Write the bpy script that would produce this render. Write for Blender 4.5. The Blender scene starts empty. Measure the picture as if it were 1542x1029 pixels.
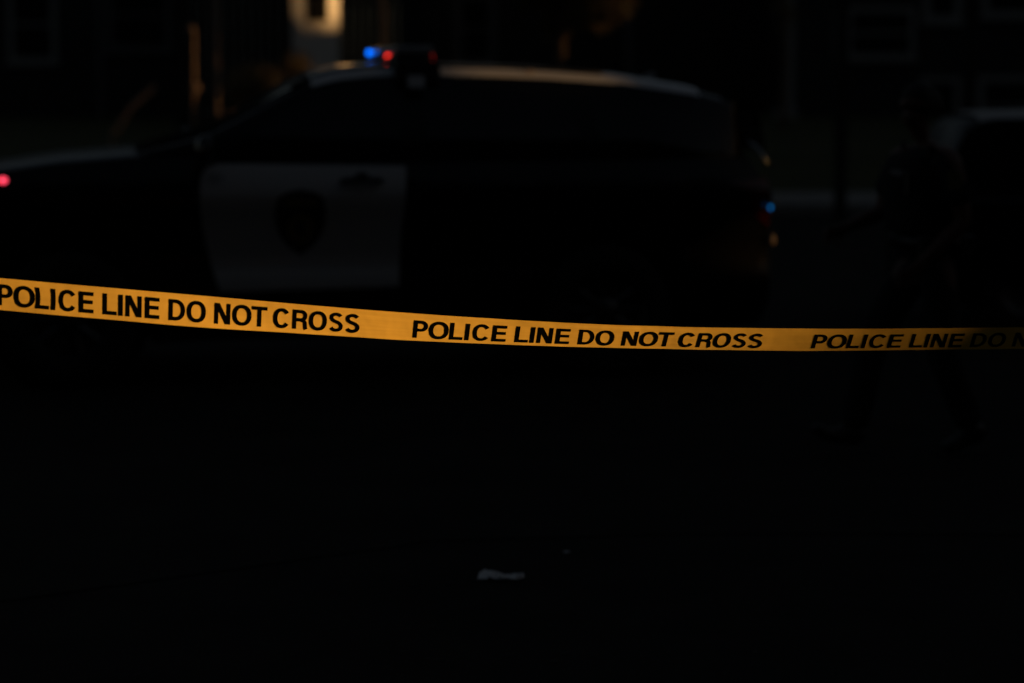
import bpy, bmesh, math, random
from mathutils import Vector, Matrix, noise
random.seed(7)
S = bpy.context.scene
C = S.collection
R = math.radians

# ------------------------------------------------------------------ camera, sky, sun, exposure
F = 3641.67                       # focal length in photo pixels (85 mm on 36 mm, 1542 px wide)
CX, CY, HZ = 771.0, 514.5, 120.0
PIT = math.atan((CY - HZ) / F)
CAMZ = 1.7
cam = bpy.data.cameras.new('camera'); cam.lens = 85; cam.sensor_width = 36
cam.clip_start = 0.1; cam.clip_end = 1000
cam.dof.use_dof = True; cam.dof.focus_distance = 6.15; cam.dof.aperture_fstop = 1.9; cam.dof.aperture_blades = 9
co = bpy.data.objects.new('camera', cam); C.objects.link(co)
co.location = (0, 0, CAMZ); co.rotation_euler = (math.pi/2 - PIT, 0, 0)
S.camera = co

SUN_EL, SUN_BETA = 10.0, 10.0     # sun low on the right, a little behind the camera
W = bpy.data.worlds.new('World'); S.world = W; W.use_nodes = True
nt = W.node_tree
sky = nt.nodes.new('ShaderNodeTexSky'); sky.sky_type = 'NISHITA'; sky.sun_disc = False
sky.sun_elevation = R(SUN_EL); sky.sun_rotation = R(90 + SUN_BETA)
hs_n = nt.nodes.new('ShaderNodeHueSaturation'); hs_n.inputs['Saturation'].default_value = .70
nt.links.new(sky.outputs[0], hs_n.inputs['Color']); nt.links.new(hs_n.outputs[0], nt.nodes['Background'].inputs[0])
nt.nodes['Background'].inputs[1].default_value = 0.0088
sl = bpy.data.lights.new('sun', 'SUN'); sl.energy = 5.0; sl.angle = R(0.55); sl.color = (1.0, 0.535, 0.185)
so = bpy.data.objects.new('sun', sl); C.objects.link(so)
SD = Vector((math.cos(R(SUN_BETA))*math.cos(R(SUN_EL)), -math.sin(R(SUN_BETA))*math.cos(R(SUN_EL)), math.sin(R(SUN_EL))))
so.rotation_euler = SD.to_track_quat('Z', 'Y').to_euler(); so.location = (30, -6, 12)
S.view_settings.view_transform = 'Standard'; S.view_settings.look = 'None'
S.view_settings.gamma = 1; S.view_settings.exposure = 0.6; S.view_settings.use_curve_mapping = False
S.render.engine = 'CYCLES'
S.cycles.use_denoising = True
S.cycles.max_bounces = 6; S.cycles.sample_clamp_indirect = 4

def at(px, py, Y):
    """world point at depth Y seen at photo pixel (px, py)"""
    u = (CY - py) / F; cp, sp = math.cos(PIT), math.sin(PIT)
    dy = cp + sp*u; dz = -sp + cp*u; dx = (px - CX) / F
    k = Y / dy
    return Vector((dx*k, Y, CAMZ + dz*k))

# ------------------------------------------------------------------ materials
def mat(name, col, rough=0.6, metal=0.0, spec=0.5, coat=0.0, noise_scale=None, noise_amt=0.25, bump=0.0,
        emit=None, estr=0.0, bscale=None):
    m = bpy.data.materials.new(name); m.use_nodes = True
    n = m.node_tree.nodes; l = m.node_tree.links; b = n['Principled BSDF']
    b.inputs['Base Color'].default_value = (*col, 1); b.inputs['Roughness'].default_value = rough
    b.inputs['Metallic'].default_value = metal; b.inputs['Specular IOR Level'].default_value = spec
    b.inputs['Coat Weight'].default_value = coat; b.inputs['Coat Roughness'].default_value = 0.05
    if emit:
        b.inputs['Emission Color'].default_value = (*emit, 1); b.inputs['Emission Strength'].default_value = estr
    tc = n.new('ShaderNodeTexCoord')
    if noise_scale:
        t = n.new('ShaderNodeTexNoise'); t.inputs['Scale'].default_value = noise_scale; t.inputs['Detail'].default_value = 6
        l.new(tc.outputs['Object'], t.inputs['Vector'])
        mx = n.new('ShaderNodeMix'); mx.data_type = 'RGBA'
        mx.inputs[6].default_value = tuple(max(0, c*(1-noise_amt)) for c in col) + (1,)
        mx.inputs[7].default_value = tuple(min(1, c*(1+noise_amt)) for c in col) + (1,)
        l.new(t.outputs['Fac'], mx.inputs[0]); l.new(mx.outputs[2], b.inputs['Base Color'])
    if bump:
        t2 = n.new('ShaderNodeTexNoise'); t2.inputs['Scale'].default_value = bscale or (noise_scale or 10)*3
        t2.inputs['Detail'].default_value = 4
        l.new(tc.outputs['Object'], t2.inputs['Vector'])
        bp = n.new('ShaderNodeBump'); bp.inputs['Strength'].default_value = bump; bp.inputs['Distance'].default_value = 0.02
        l.new(t2.outputs['Fac'], bp.inputs['Height']); l.new(bp.outputs[0], b.inputs['Normal'])
    return m

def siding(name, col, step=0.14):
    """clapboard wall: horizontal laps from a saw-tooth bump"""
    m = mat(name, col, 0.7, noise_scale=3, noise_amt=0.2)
    n = m.node_tree.nodes; l = m.node_tree.links; b = n['Principled BSDF']
    tc = n.new('ShaderNodeTexCoord'); sx = n.new('ShaderNodeSeparateXYZ'); l.new(tc.outputs['Object'], sx.inputs[0])
    d = n.new('ShaderNodeMath'); d.operation = 'DIVIDE'; d.inputs[1].default_value = step; l.new(sx.outputs[2], d.inputs[0])
    f = n.new('ShaderNodeMath'); f.operation = 'FRACT'; l.new(d.outputs[0], f.inputs[0])
    bp = n.new('ShaderNodeBump'); bp.inputs['Strength'].default_value = 0.6; bp.inputs['Distance'].default_value = 0.02
    bp.invert = True
    l.new(f.outputs[0], bp.inputs['Height']); l.new(bp.outputs[0], b.inputs['Normal'])
    return m

M = {}
M['asphalt'] = mat('asphalt', (.024, .0225, .0195), .95, spec=.12, noise_scale=2.2, noise_amt=.7, bump=.5, bscale=90)
M['patch'] = mat('asphalt_patch', (.026, .0245, .021), .95, spec=.12, noise_scale=1.9, noise_amt=.6, bump=.5, bscale=80)
M['concrete'] = mat('concrete', (.28, .27, .25), .9, noise_scale=2, noise_amt=.2, bump=.3)
M['grass'] = mat('grass', (.055, .06, .018), .95, noise_scale=1.5, noise_amt=.5, bump=.8, bscale=30)
M['black_paint'] = mat('black_paint', (.004, .004, .005), .25, spec=.3, coat=.12)
M['white_paint'] = mat('white_paint', (.50, .50, .50), .35, coat=.4)  # roof white made darker, putting the door's shade into the colour
M['roof_white'] = mat('roof_white_paint', (.84, .85, .86), .22, coat=1.0)
M['glass'] = mat('tinted_glass', (.003, .004, .005), .06, spec=.4)
M['plastic'] = mat('black_plastic', (.012, .012, .012), .6)
M['rubber'] = mat('rubber', (.015, .015, .015), .85, bump=.2, bscale=40)
M['steel'] = mat('dark_steel', (.10, .10, .10), .35, metal=.8)
M['chrome'] = mat('chrome', (.5, .5, .5), .12, metal=1)
M['badge'] = mat('badge_black', (.012, .012, .014), .5)
M['gold'] = mat('badge_gold', (.16, .12, .035), .5, noise_scale=20, noise_amt=.4)
M['grey_decal'] = mat('grey_decal', (.05, .055, .07), .5)
M['red_lens'] = mat('red_lens', (.05, .004, .003), .2, coat=.3)
M['clear_lens'] = mat('clear_lens', (.30, .32, .34), .35, coat=.4)
M['blue_on'] = mat('blue_lamp_lit', (.0, .03, .3), .3, emit=(0.0, .15, 1.0), estr=1.9)
M['red_on'] = mat('red_lamp_lit', (.3, .01, .01), .3, emit=(1.0, .025, .012), estr=2.6)
M['red_dim'] = mat('red_lamp_dim', (.3, .01, .01), .3, emit=(1.0, .03, .02), estr=.16)
M['pink_on'] = mat('pink_red_lamp_lit', (.3, .01, .02), .3, emit=(1.0, .055, .11), estr=1.5)
M['blue_small'] = mat('small_blue_lamp_lit', (.0, .05, .2), .3, emit=(0.0, .14, .45), estr=.85)
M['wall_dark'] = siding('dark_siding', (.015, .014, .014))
M['wall_cream'] = mat('cream_render', (.80, .78, .74), .8, noise_scale=4, noise_amt=.06, bump=.15)
M['trim'] = mat('painted_trim', (.27, .27, .26), .6, noise_scale=5, noise_amt=.1)
M['trim_dull'] = mat('dull_trim', (.11, .11, .11), .6, noise_scale=5, noise_amt=.1)
M['pane'] = mat('window_pane', (.01, .011, .012), .08)
M['roofing'] = mat('roofing', (.04, .038, .036), .9, noise_scale=6, noise_amt=.3)
M['bark'] = mat('bark', (.13, .09, .06), .95, noise_scale=9, noise_amt=.4, bump=.8)
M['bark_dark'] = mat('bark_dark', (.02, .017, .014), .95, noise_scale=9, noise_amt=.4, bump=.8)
M['leaf'] = mat('leaf', (.13, .085, .022), .6, noise_scale=3, noise_amt=.5)
M['rust'] = mat('rusty_metal', (.36, .24, .17), .7, noise_scale=12, noise_amt=.3)
M['brick'] = mat('brick', (.22, .10, .07), .9, noise_scale=4, noise_amt=.3)
M['uniform'] = mat('dark_uniform', (.006, .0065, .009), .9, noise_scale=8, noise_amt=.2, bump=.3, bscale=30)
M['vest'] = mat('vest_fabric', (.008, .008, .010), .95, bump=.3, bscale=60)
M['skin'] = mat('skin', (.12, .055, .04), .55)
M['hair'] = mat('hair', (.012, .009, .007), .7)
M['leather'] = mat('black_leather', (.010, .010, .010), .4)
M['patch_cloth'] = mat('pale_patch', (.17, .17, .18), .8)
M['patch_gold'] = mat('olive_patch', (.10, .095, .03), .8)
M['sedan_paint'] = mat('grey_paint', (.42, .40, .38), .4, coat=.3)
M['reflector'] = mat('reflector_plastic', (.62, .48, .36), .35, coat=.5)  # warm tint stands in for the colour of sun glints
M['dull_glass'] = mat('dull_glass', (.004, .004, .005), .3, spec=.15)
M['stone'] = mat('pale_stone', (.42, .40, .36), .9, noise_scale=9, noise_amt=.3, bump=.5)
M['foil'] = mat('foil_wrapper', (.78, .84, .88), .3, noise_scale=60, noise_amt=.3, coat=.5)
M['dead_leaf'] = mat('dead_leaf', (.012, .010, .008), .9)
M['ink'] = mat('black_ink', (.002, .002, .002), .9, spec=0.0)

def tape_material():
    m = bpy.data.materials.new('yellow_tape_plastic'); m.use_nodes = True
    n = m.node_tree.nodes; l = m.node_tree.links; b = n['Principled BSDF']; out = n['Material Output']
    b.inputs['Base Color'].default_value = (.86, .59, .12, 1); b.inputs['Roughness'].default_value = .42
    b.inputs['Specular IOR Level'].default_value = .35
    uv = n.new('ShaderNodeUVMap'); mp = n.new('ShaderNodeMapping'); l.new(uv.outputs[0], mp.inputs[0])
    mp.inputs['Scale'].default_value = (3, 90, 1)
    t = n.new('ShaderNodeTexNoise'); t.inputs['Scale'].default_value = 1.0; t.inputs['Detail'].default_value = 3
    l.new(mp.outputs[0], t.inputs['Vector'])
    mp2 = n.new('ShaderNodeMapping'); l.new(uv.outputs[0], mp2.inputs[0]); mp2.inputs['Scale'].default_value = (14, 12, 1)
    t2 = n.new('ShaderNodeTexNoise'); t2.inputs['Scale'].default_value = 1.0; t2.inputs['Detail'].default_value = 2
    l.new(mp2.outputs[0], t2.inputs['Vector'])
    a = n.new('ShaderNodeMath'); a.operation = 'MULTIPLY_ADD'; a.inputs[1].default_value = .35
    l.new(t.outputs['Fac'], a.inputs[0]); l.new(t2.outputs['Fac'], a.inputs[2])
    bp = n.new('ShaderNodeBump'); bp.inputs['Strength'].default_value = .55; bp.inputs['Distance'].default_value = .004
    l.new(a.outputs[0], bp.inputs['Height']); l.new(bp.outputs[0], b.inputs['Normal'])
    tr = n.new('ShaderNodeBsdfTranslucent'); tr.inputs['Color'].default_value = (.9, .5, .05, 1)
    mx = n.new('ShaderNodeMixShader'); mx.inputs[0].default_value = .25
    l.new(b.outputs[0], mx.inputs[1]); l.new(tr.outputs[0], mx.inputs[2]); l.new(mx.outputs[0], out.inputs['Surface'])
    return m
M['tape'] = tape_material()

# ------------------------------------------------------------------ mesh helpers
class MB:
    def __init__(s): s.v = []; s.f = []; s.uv = None
    def add(s, vs, fs):
        o = len(s.v); s.v += [Vector(v) for v in vs]; s.f += [tuple(i+o for i in f) for f in fs]; return s
    def box(s, x0, x1, y0, y1, z0, z1):
        return s.add([(x0,y0,z0),(x1,y0,z0),(x1,y1,z0),(x0,y1,z0),(x0,y0,z1),(x1,y0,z1),(x1,y1,z1),(x0,y1,z1)],
              [(0,3,2,1),(4,5,6,7),(0,1,5,4),(1,2,6,5),(2,3,7,6),(3,0,4,7)])
    def tube(s, pts, rad, seg=10, cap=True, flat=1.0):
        pts = [Vector(p) for p in pts]; rad = rad if isinstance(rad, (list, tuple)) else [rad]*len(pts)
        o = len(s.v); n = len(pts); up = None
        for i, p in enumerate(pts):
            d = (pts[min(i+1, n-1)] - pts[max(i-1, 0)]).normalized()
            if up is None: up = d.orthogonal().normalized()
            up = (up - d*up.dot(d)).normalized(); q = d.cross(up)
            for k in range(seg):
                a = 2*math.pi*k/seg; s.v.append(p + up*math.cos(a)*rad[i] + q*math.sin(a)*rad[i]*flat)
        for i in range(n-1):
            for k in range(seg):
                a = o+i*seg+k; b = o+i*seg+(k+1)%seg; s.f.append((a, b, b+seg, a+seg))
        if cap:
            s.f.append(tuple(o+k for k in reversed(range(seg)))); s.f.append(tuple(o+(n-1)*seg+k for k in range(seg)))
        return s
    def grid(s, rows, closed=False):
        """rows: list of equally long point lists"""
        o = len(s.v); m = len(rows[0])
        for r in rows: s.v += [Vector(p) for p in r]
        for i in range(len(rows)-1):
            for k in range(m if closed else m-1):
                a = o+i*m+k; b = o+i*m+(k+1)%m; s.f.append((a, b, b+m, a+m))
        return s
    def ngon(s, pts): return s.add(pts, [tuple(range(len(pts)))])
    def lathe(s, c, ax, prof, seg=24):
        """prof: (offset along ax, radius)"""
        c = Vector(c); ax = Vector(ax).normalized(); u = ax.orthogonal().normalized(); w = ax.cross(u)
        rows = [[c + ax*h + (u*math.cos(2*math.pi*k/seg) + w*math.sin(2*math.pi*k/seg))*r for k in range(seg)] for h, r in prof]
        return s.grid(rows, closed=True)
    def build(s, name, m, parent=None, smooth=False, bevel=0, solid=0, sub=0, loc=None, fix=True):
        me = bpy.data.meshes.new(name)
        off = Vector(loc) if loc is not None else Vector((0, 0, 0))
        me.from_pydata([tuple(v-off) for v in s.v], [], s.f)
        if fix:
            bm = bmesh.new(); bm.from_mesh(me); bmesh.ops.recalc_face_normals(bm, faces=bm.faces); bm.to_mesh(me); bm.free()
        me.materials.append(M[m])
        if smooth:
            for p in me.polygons: p.use_smooth = True
            if smooth == 'auto': me.set_sharp_from_angle(angle=R(38))
        ob = bpy.data.objects.new(name, me); C.objects.link(ob)
        if parent: ob.parent = parent
        if loc is not None: ob.location = off
        if bevel:
            b = ob.modifiers.new('bevel', 'BEVEL'); b.width = bevel; b.segments = 2; b.limit_method = 'ANGLE'
        if solid:
            b = ob.modifiers.new('solid', 'SOLIDIFY'); b.thickness = solid; b.offset = -1
        if sub:
            b = ob.modifiers.new('sub', 'SUBSURF'); b.levels = sub; b.render_levels = sub
        return ob

def empty(name, loc=(0,0,0), rz=0):
    o = bpy.data.objects.new(name, None); C.objects.link(o); o.location = loc; o.rotation_euler = (0, 0, rz); return o
def tag(o, label=None, cat=None, group=None, kind=None):
    for k, v in (('label', label), ('category', cat), ('group', group), ('kind', kind)):
        if v: o[k] = v
    return o
def rel(mb, root):
    """move world-space points into the frame of an unrotated root"""
    L = Vector(root.location); mb.v = [v - L for v in mb.v]; return mb
def smoothstep(a, b, x):
    t = min(1, max(0, (x-a)/(b-a))); return t*t*(3-2*t)
def blob(mb, c, r):
    c = Vector(c); rows = []
    for i in range(1, 8):
        a = math.pi*i/8; rows.append([c + Vector((r[0]*math.sin(a)*math.cos(k*math.pi/6), r[1]*math.sin(a)*math.sin(k*math.pi/6), r[2]*math.cos(a))) for k in range(12)])
    mb.grid(rows, closed=True); mb.ngon(rows[0]); mb.ngon(rows[-1]); return mb
def interp(tab, x):
    if x <= tab[0][0]: return tab[0][1]
    for (a, p), (b, q) in zip(tab, tab[1:]):
        if x <= b: return p + (q-p)*(x-a)/(b-a)
    return tab[-1][1]
def cinterp(tab, x):
    """smooth (Catmull-Rom) table look-up"""
    if x <= tab[0][0]: return tab[0][1]
    if x >= tab[-1][0]: return tab[-1][1]
    for i in range(len(tab)-1):
        if x <= tab[i+1][0]:
            x0, y0 = tab[i]; x1, y1 = tab[i+1]; h = x1-x0; t = (x-x0)/h
            m0 = (y1 - tab[i-1][1])/(x1 - tab[i-1][0]) if i > 0 else (y1-y0)/h
            m1 = (tab[i+2][1] - y0)/(tab[i+2][0] - x0) if i+2 < len(tab) else (y1-y0)/h
            return (2*t**3-3*t*t+1)*y0 + (t**3-2*t*t+t)*h*m0 + (-2*t**3+3*t*t)*y1 + (t**3-t*t)*h*m1

# ------------------------------------------------------------------ ground
road = MB()
road.add([(-80,-30,0),(80,-30,0),(80,32,0),(-80,32,0)], [(0,1,2,3)])
tag(road.build('road', 'asphalt', fix=False), kind='structure')
gnd = MB(); gnd.add([(-400,-400,-.02),(400,-400,-.02),(400,500,-.02),(-400,500,-.02)], [(0,1,2,3)])
tag(gnd.build('ground', 'grass', fix=False), kind='structure')
# a repaired strip of asphalt with a wandering edge
e0 = [(-80, 10.2), (0, 915), (120, 898), (260, 878), (400, 858), (560, 836), (640, 822), (800, 818), (1000, 812), (1300, 811), (1542, 812)]
near, far = [], []
for px, py in e0[1:]:
    Y = CAMZ*F/(py-HZ) * 1.0
    near.append(Vector(((px-CX)/F*Y, Y, .004))); 
near = [Vector((-6, near[0].y-1.2, .004))] + near + [Vector((7, near[-1].y, .004))]
far = [Vector((p.x, 11.6 + .15*math.sin(p.x*2), .004)) for p in near]
tag(MB().grid([near, far]).build('asphalt_patch', 'patch', fix=False), kind='structure')
# kerb, sidewalk, lawn
KY0, KY1 = CAMZ*F/(320-HZ)+.0, CAMZ*F/(303-HZ)
tag(MB().box(-60, 60, KY0, KY0+.15, -.02, .13).build('kerb', 'concrete', bevel=.02), kind='structure')
tag(MB().box(-60, 60, KY0+.152, KY1+.3, -.02, .127).build('sidewalk', 'concrete'), kind='structure')
def lawn_z(y): return interp([(KY1+.3, .10), (KY1+1.2, .25), (37, .62), (42, .95), (46, 1.1), (60, 1.2)], y)
rows = []
for j in range(60):
    y = KY1+.3 + j*.45
    rows.append([(-60+i*1.0, y, lawn_z(y) + .05*noise.noise(Vector((i*.4, j*.3, 0)))) for i in range(121)])
tag(MB().grid(rows).build('lawn', 'grass', smooth=True, fix=False), kind='structure')

# ------------------------------------------------------------------ barricade tape
ST = [  # px, y top, y bottom, lean of letters (dx per dy, positive = top to the right)
 (-420, 385, 437, .0), (-200, 402, 452, .0), (0, 419, 467, .005), (80, 426.2, 474.3, .0), (160, 433.2, 481, .005), (300, 445.2, 493, .03), (460, 459.3, 502.8, .05),
 (610, 471.3, 512.4, .09), (760, 481.3, 518.9, .14), (910, 489.1, 523.8, .17), (1000, 491.8, 525.4, .25), (1060, 493.3, 526.8, .28), (1220, 495.2, 528.6, .30),
 (1300, 495.3, 528.1, .31), (1371, 494.8, 527.3, .315), (1542, 492.6, 525.7, .315), (1800, 487, 521, .33), (2050, 479, 514, .33)]
TW = .0765
def st(k, px): return cinterp([(a[0], a[k]) for a in ST], px)
def frame(px):
    lat = px*5.72/F
    d = 5.72 + .12*lat + .27*sum(smoothstep(0, 1.1, lat*(i+.5)/24) for i in range(24))*lat/24 if lat > 0 else 5.72 + .12*lat
    yt, yb, sh = st(1, px), st(2, px), st(3, px)
    h = yb - yt
    ym = (yt+yb)/2
    c = at(px, ym, d)
    # bottom and top points: shear about the middle, top nearer the camera (band leans forward to the right)
    def gap(dd):
        b = at(px - sh*h/2, yb, d+dd); t = at(px + sh*h/2, yt, d-dd); return (t-b).length, b, t
    lo, hi = 0, .05
    for _ in range(40):
        m = (lo+hi)/2
        if gap(m)[0] < TW: lo = m
        else: hi = m
    return gap(lo)[1:]
PXS = [-420 + i*6 for i in range(412)]
tape_fr = [frame(p) for p in PXS]
arc = [0.0]
for (b0, t0), (b1, t1) in zip(tape_fr, tape_fr[1:]):
    arc.append(arc[-1] + ((b1+t1)/2 - (b0+t0)/2).length)
ptab = list(zip(PXS, arc)); atab = list(zip(arc, range(len(arc))))
def u_at(px): return interp(ptab, px)
def surf(u, v, lift=0):
    x = interp(atab, u); i = min(int(x), len(tape_fr)-2); f = x-i
    b = tape_fr[i][0].lerp(tape_fr[i+1][0], f); t = tape_fr[i][1].lerp(tape_fr[i+1][1], f)
    ax = (tape_fr[i+1][0] - tape_fr[i][0]); cr = (t-b)
    n = ax.cross(cr).normalized()          # towards the camera
    p = b.lerp(t, v)
    w = .0018*math.sin(math.pi*v) * noise.noise(Vector((u*3.1, v*.6, 3))) + .0007*noise.noise(Vector((u*9, v*7, 8)))
    return p + n*(w + lift)
tape_loc = surf(arc[len(arc)//2], 0)
tape = empty('police_tape', tape_loc)
tag(tape, 'sagging yellow plastic police line tape with black capital lettering across the whole picture', 'barricade tape')
me_b = MB(); NU, NV = 700, 10; uvs = []
rows = []
for i in range(NU+1):
    u = arc[-1]*i/NU
    rows.append([surf(u, j/NV) for j in range(NV+1)])
me_b.grid(rows); rel(me_b, tape)
band = me_b.build('band', 'tape', tape, smooth=True, fix=False)
uvl = band.data.uv_layers.new(name='UVMap')
for lp in band.data.loops:
    i, j = divmod(lp.vertex_index, NV+1); uvl.data[lp.index].uv = (arc[-1]*i/NU, TW*j/NV)

# --- glyphs: strokes in a box [0,w]x[0,1]
SW, SH = .212, .178               # stroke widths of upright and level strokes, in cap heights
def quadstrip(pts, w=None, nseg=None, sw=SW, sh=SH):
    """stroke along pts with a pen that is sw wide across and sh high"""
    out = []; n = len(pts)
    for i, (x, y) in enumerate(pts):
        a = pts[max(i-1, 0)]; b = pts[min(i+1, n-1)]; dx, dy = b[0]-a[0], b[1]-a[1]; L = math.hypot(dx, dy) or 1
        nx, ny = -dy/L, dx/L
        k = 1/math.sqrt((nx/(sw/2))**2 + (ny/(sh/2))**2)   # half width for this direction (ellipse)
        out.append(((x+nx*k, y+ny*k), (x-nx*k, y-ny*k)))
    return [(out[i][0], out[i+1][0], out[i+1][1], out[i][1]) for i in range(n-1)]
def rect(x0, y0, x1, y1, n=8):
    r = []
    if abs(x1-x0) > abs(y1-y0):
        for k in range(n): r.append(((x0+(x1-x0)*k/n, y0), (x0+(x1-x0)*(k+1)/n, y0), (x0+(x1-x0)*(k+1)/n, y1), (x0+(x1-x0)*k/n, y1)))
    else:
        for k in range(n): r.append(((x0, y0+(y1-y0)*k/n), (x1, y0+(y1-y0)*k/n), (x1, y0+(y1-y0)*(k+1)/n), (x0, y0+(y1-y0)*(k+1)/n)))
    return r
def arcp(cx, cy, rx, ry, a0, a1, n=20, p=2.25):
    o = []
    for i in range(n+1):
        a = R(a0 + (a1-a0)*i/n); c, s_ = math.cos(a), math.sin(a)
        o.append((cx + rx*math.copysign(abs(c)**(2/p), c), cy + ry*math.copysign(abs(s_)**(2/p), s_)))
    return o
def bowl(x0, xr, ya, yb):
    """right-hand bowl from stem at x0 out to xr between level strokes centred on ya (low) and yb (high)"""
    ry = (yb-ya)/2; cx = xr - min(ry*1.05, (xr-x0)*.72); rx = xr-cx
    return [(x0, yb), ((x0+cx)/2, yb)] + arcp(cx, (ya+yb)/2, rx, ry, 90, -90, 18, 2.1) + [((x0+cx)/2, ya), (x0, ya)]
def glyph(ch, w):
    a, b = SW/2, SH/2; ov = .015
    if ch == 'I': return rect(0, 0, SW, 1)
    if ch == 'L': return rect(0, 0, SW, 1) + rect(SW, 0, w, SH)
    if ch == 'E': return rect(0, 0, SW, 1) + rect(SW, 0, w, SH) + rect(SW, 1-SH, w, 1) + rect(SW, .435, w*.95, .435+SH*.98)
    if ch == 'T': return rect(0, 1-SH, w, 1) + rect(w/2-a, 0, w/2+a, 1-SH)
    if ch == 'N':
        d = SW*1.22
        return rect(0, 0, SW*.95, 1) + rect(w-SW*.95, 0, w, 1) + \
          [((SW*.95 + (w-SW*.95-d)*0 - (SW*.95)*1 + (w-d)*k/8, 1-k/8), ((w-d)*k/8 + d, 1-k/8), ((w-d)*(k+1)/8 + d, 1-(k+1)/8), ((w-d)*(k+1)/8, 1-(k+1)/8)) for k in range(8)]
    if ch == 'O': return quadstrip(arcp(w/2, .5, w/2-a, .5-b+ov, 0, 360, 44))
    if ch == 'D': return rect(0, 0, SW, 1) + quadstrip(bowl(SW*.9, w-a, b, 1-b))
    if ch == 'P': return rect(0, 0, SW, 1) + quadstrip(bowl(SW*.9, w-a, .36+b, 1-b))
    if ch == 'R':
        leg = [(w*.60, .46), (w*.76, .43), (w*.835, .35), (w*.85, .2), (w*.87, .07), (w*.92, 0)]
        return rect(0, 0, SW, 1) + quadstrip(bowl(SW*.9, w-a-.01, .395+b, 1-b)) + quadstrip(leg, sw=SW*.97)
    if ch == 'C': return quadstrip(arcp(w/2, .5, w/2-a, .5-b+ov, 34, 326, 36))
    if ch == 'S':
        r1x, r2x = w*.5-a-.02, w*.5-a
        top = arcp(w*.5, .735, r1x, .735-.5+.045-b+.045, 22, 205, 18, 2.1)
        bot = arcp(w*.5, .275, r2x, .275-b+ov+.0, 28, -158, 18, 2.1)
        ty = .735; 
        top = [(x, y) for x, y in arcp(w*.5, .735, r1x, 1-b+ov-.735, 24, 180, 14, 2.1)]
        mid = [(w*.5-r1x+.004, .70), (w*.5-r1x+.05, .625), (w*.5-r1x*.45, .565), (w*.5, .525), (w*.5+r2x*.5, .475), (w*.5+r2x-.05, .40), (w*.5+r2x, .325)]
        bot = [(x, y) for x, y in arcp(w*.5, .285, r2x, .285-b+ov, 0, -156, 14, 2.1)]
        return quadstrip(top + mid + bot)
LAY = [('P',0,105),('O',113,256),('L',263,361),('I',376,404),('C',430,558),('E',575,678),('L',743,843),('I',856,883),('N',906,1021),('E',1046,1148),
       ('D',1214,1333),('O',1346,1483),('N',1544,1661),('O',1676,1816),('T',1816,1932),('C',1977,2101),('R',2119,2232),('O',2244,2379),('S',2394,2502),('S',2517,2630)]
def lettering(u0, u1, v0, v1, wrinkle=0):
    k = (u1-u0)/2630; cap = (v1-v0)
    lift = .0006; mb = None
    for ch, xa, xb in LAY:
        if xa in (0, 743, 1214, 1544, 1977):
            if mb: rel(mb, tape).build('printed_word', 'ink', tape, fix=False)
            mb = MB()
        w = (xb-xa)*k / (145*k)          # width in cap heights
        for q in glyph(ch, w):
            pts = []
            for x, y in q:
                u = u0 + xa*k + x*145*k
                if wrinkle: u += .0030*math.sin(math.pi*y)*math.exp(-((u-u0-.085)/.05)**2)*wrinkle
                pts.append(surf(u, v0 + y*cap, lift))
            mb.ngon(pts)
        lift = .0006 if lift > .0007 else .0008
    rel(mb, tape).build('printed_word', 'ink', tape, fix=False)
uA0, uA1, uB0, uB1, uC0 = u_at(-3.7), u_at(541.9), u_at(622.5), u_at(1149.6), u_at(1224.5)
pitch = uB0-uA0
print('PITCH', uB0-uA0, uC0-uB0, 'LEN', uA1-uA0, uB1-uB0)
lettering(uA0, uA1, .152, .815, 1)
lettering(uB0, uB1, .115, .757)
lettering(uC0, uC0 + (uB1-uB0)*1.06, .12, .75)
if uA0-pitch > 0: lettering(uA0-pitch, uA1-pitch, .155, .815)

# ------------------------------------------------------------------ patrol car (local: x rearwards from the B pillar, -y is the near side)
PSI = R(10)
P0 = Vector((-.597, 13.5, 0))
croot = empty('police_car', P0 + Vector((-math.sin(PSI), math.cos(PSI), 0)), PSI)
tag(croot, 'black patrol car with white roof and front door, red and blue roof lamps lit', 'police car')
def car_at(px, py, lat=-1.0):
    """(s, z) on the plane y=lat of the car seen at photo pixel"""
    O = croot.location; cs, sn = math.cos(PSI), math.sin(PSI)
    k = (px-CX)/F
    # x = O.x + s cs - lat sn ; y = O.y + s sn + lat cos ; x = k'*y (depth correction for pitch is tiny)
    u = (CY-py)/F; dyc = math.cos(PIT)+math.sin(PIT)*u; kk = k/dyc
    s = (kk*(O.y+lat*cs) - O.x + lat*sn) / (cs - kk*sn)
    Y = O.y + s*sn + lat*cs
    return s, at(px, py, Y).z
FW, RW, WR = -1.86, 1.165, .385      # axles and wheel radius
def planw(s):
    if s < -1.9: return 1.0 - .20*((-1.9-s)/1.0)**2.4
    if s > 1.3: return 1.0 - .09*((s-1.3)/.84)**2
    return 1.0
PZ = [(.28,.92),(.36,.965),(.46,.990),(.56,.992),(.61,.978),(.66,.957),(.72,.953),(.82,.962),(.92,.976),(1.01,.994),(1.06,.998),(1.11,.982),(1.17,.955),(1.24,.915),(1.32,.86)]
def sidew(s, z): return planw(s) * interp(PZ, z)
TOPB = [(-2.91,.92),(-2.86,1.0),(-2.7,1.09),(-2.3,1.19),(-1.9,1.245),(-1.5,1.275),(-1.2,1.27),(-1.0,1.24),(0,1.235),(1.2,1.24),(1.9,1.25),(2.02,1.245),(2.07,1.17),(2.11,1.0),(2.14,.80)]
def topz(s): return interp(TOPB, s)
def lowz(s):
    z = interp([(-2.91,.42),(-2.7,.26),(-2.4,.24),(2.0,.28),(2.14,.42)], s)
    for a in (FW, RW):
        r = .455
        if abs(s-a) < r: z = max(z, WR + math.sqrt(r*r-(s-a)**2)*.98)
    return z
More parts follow.
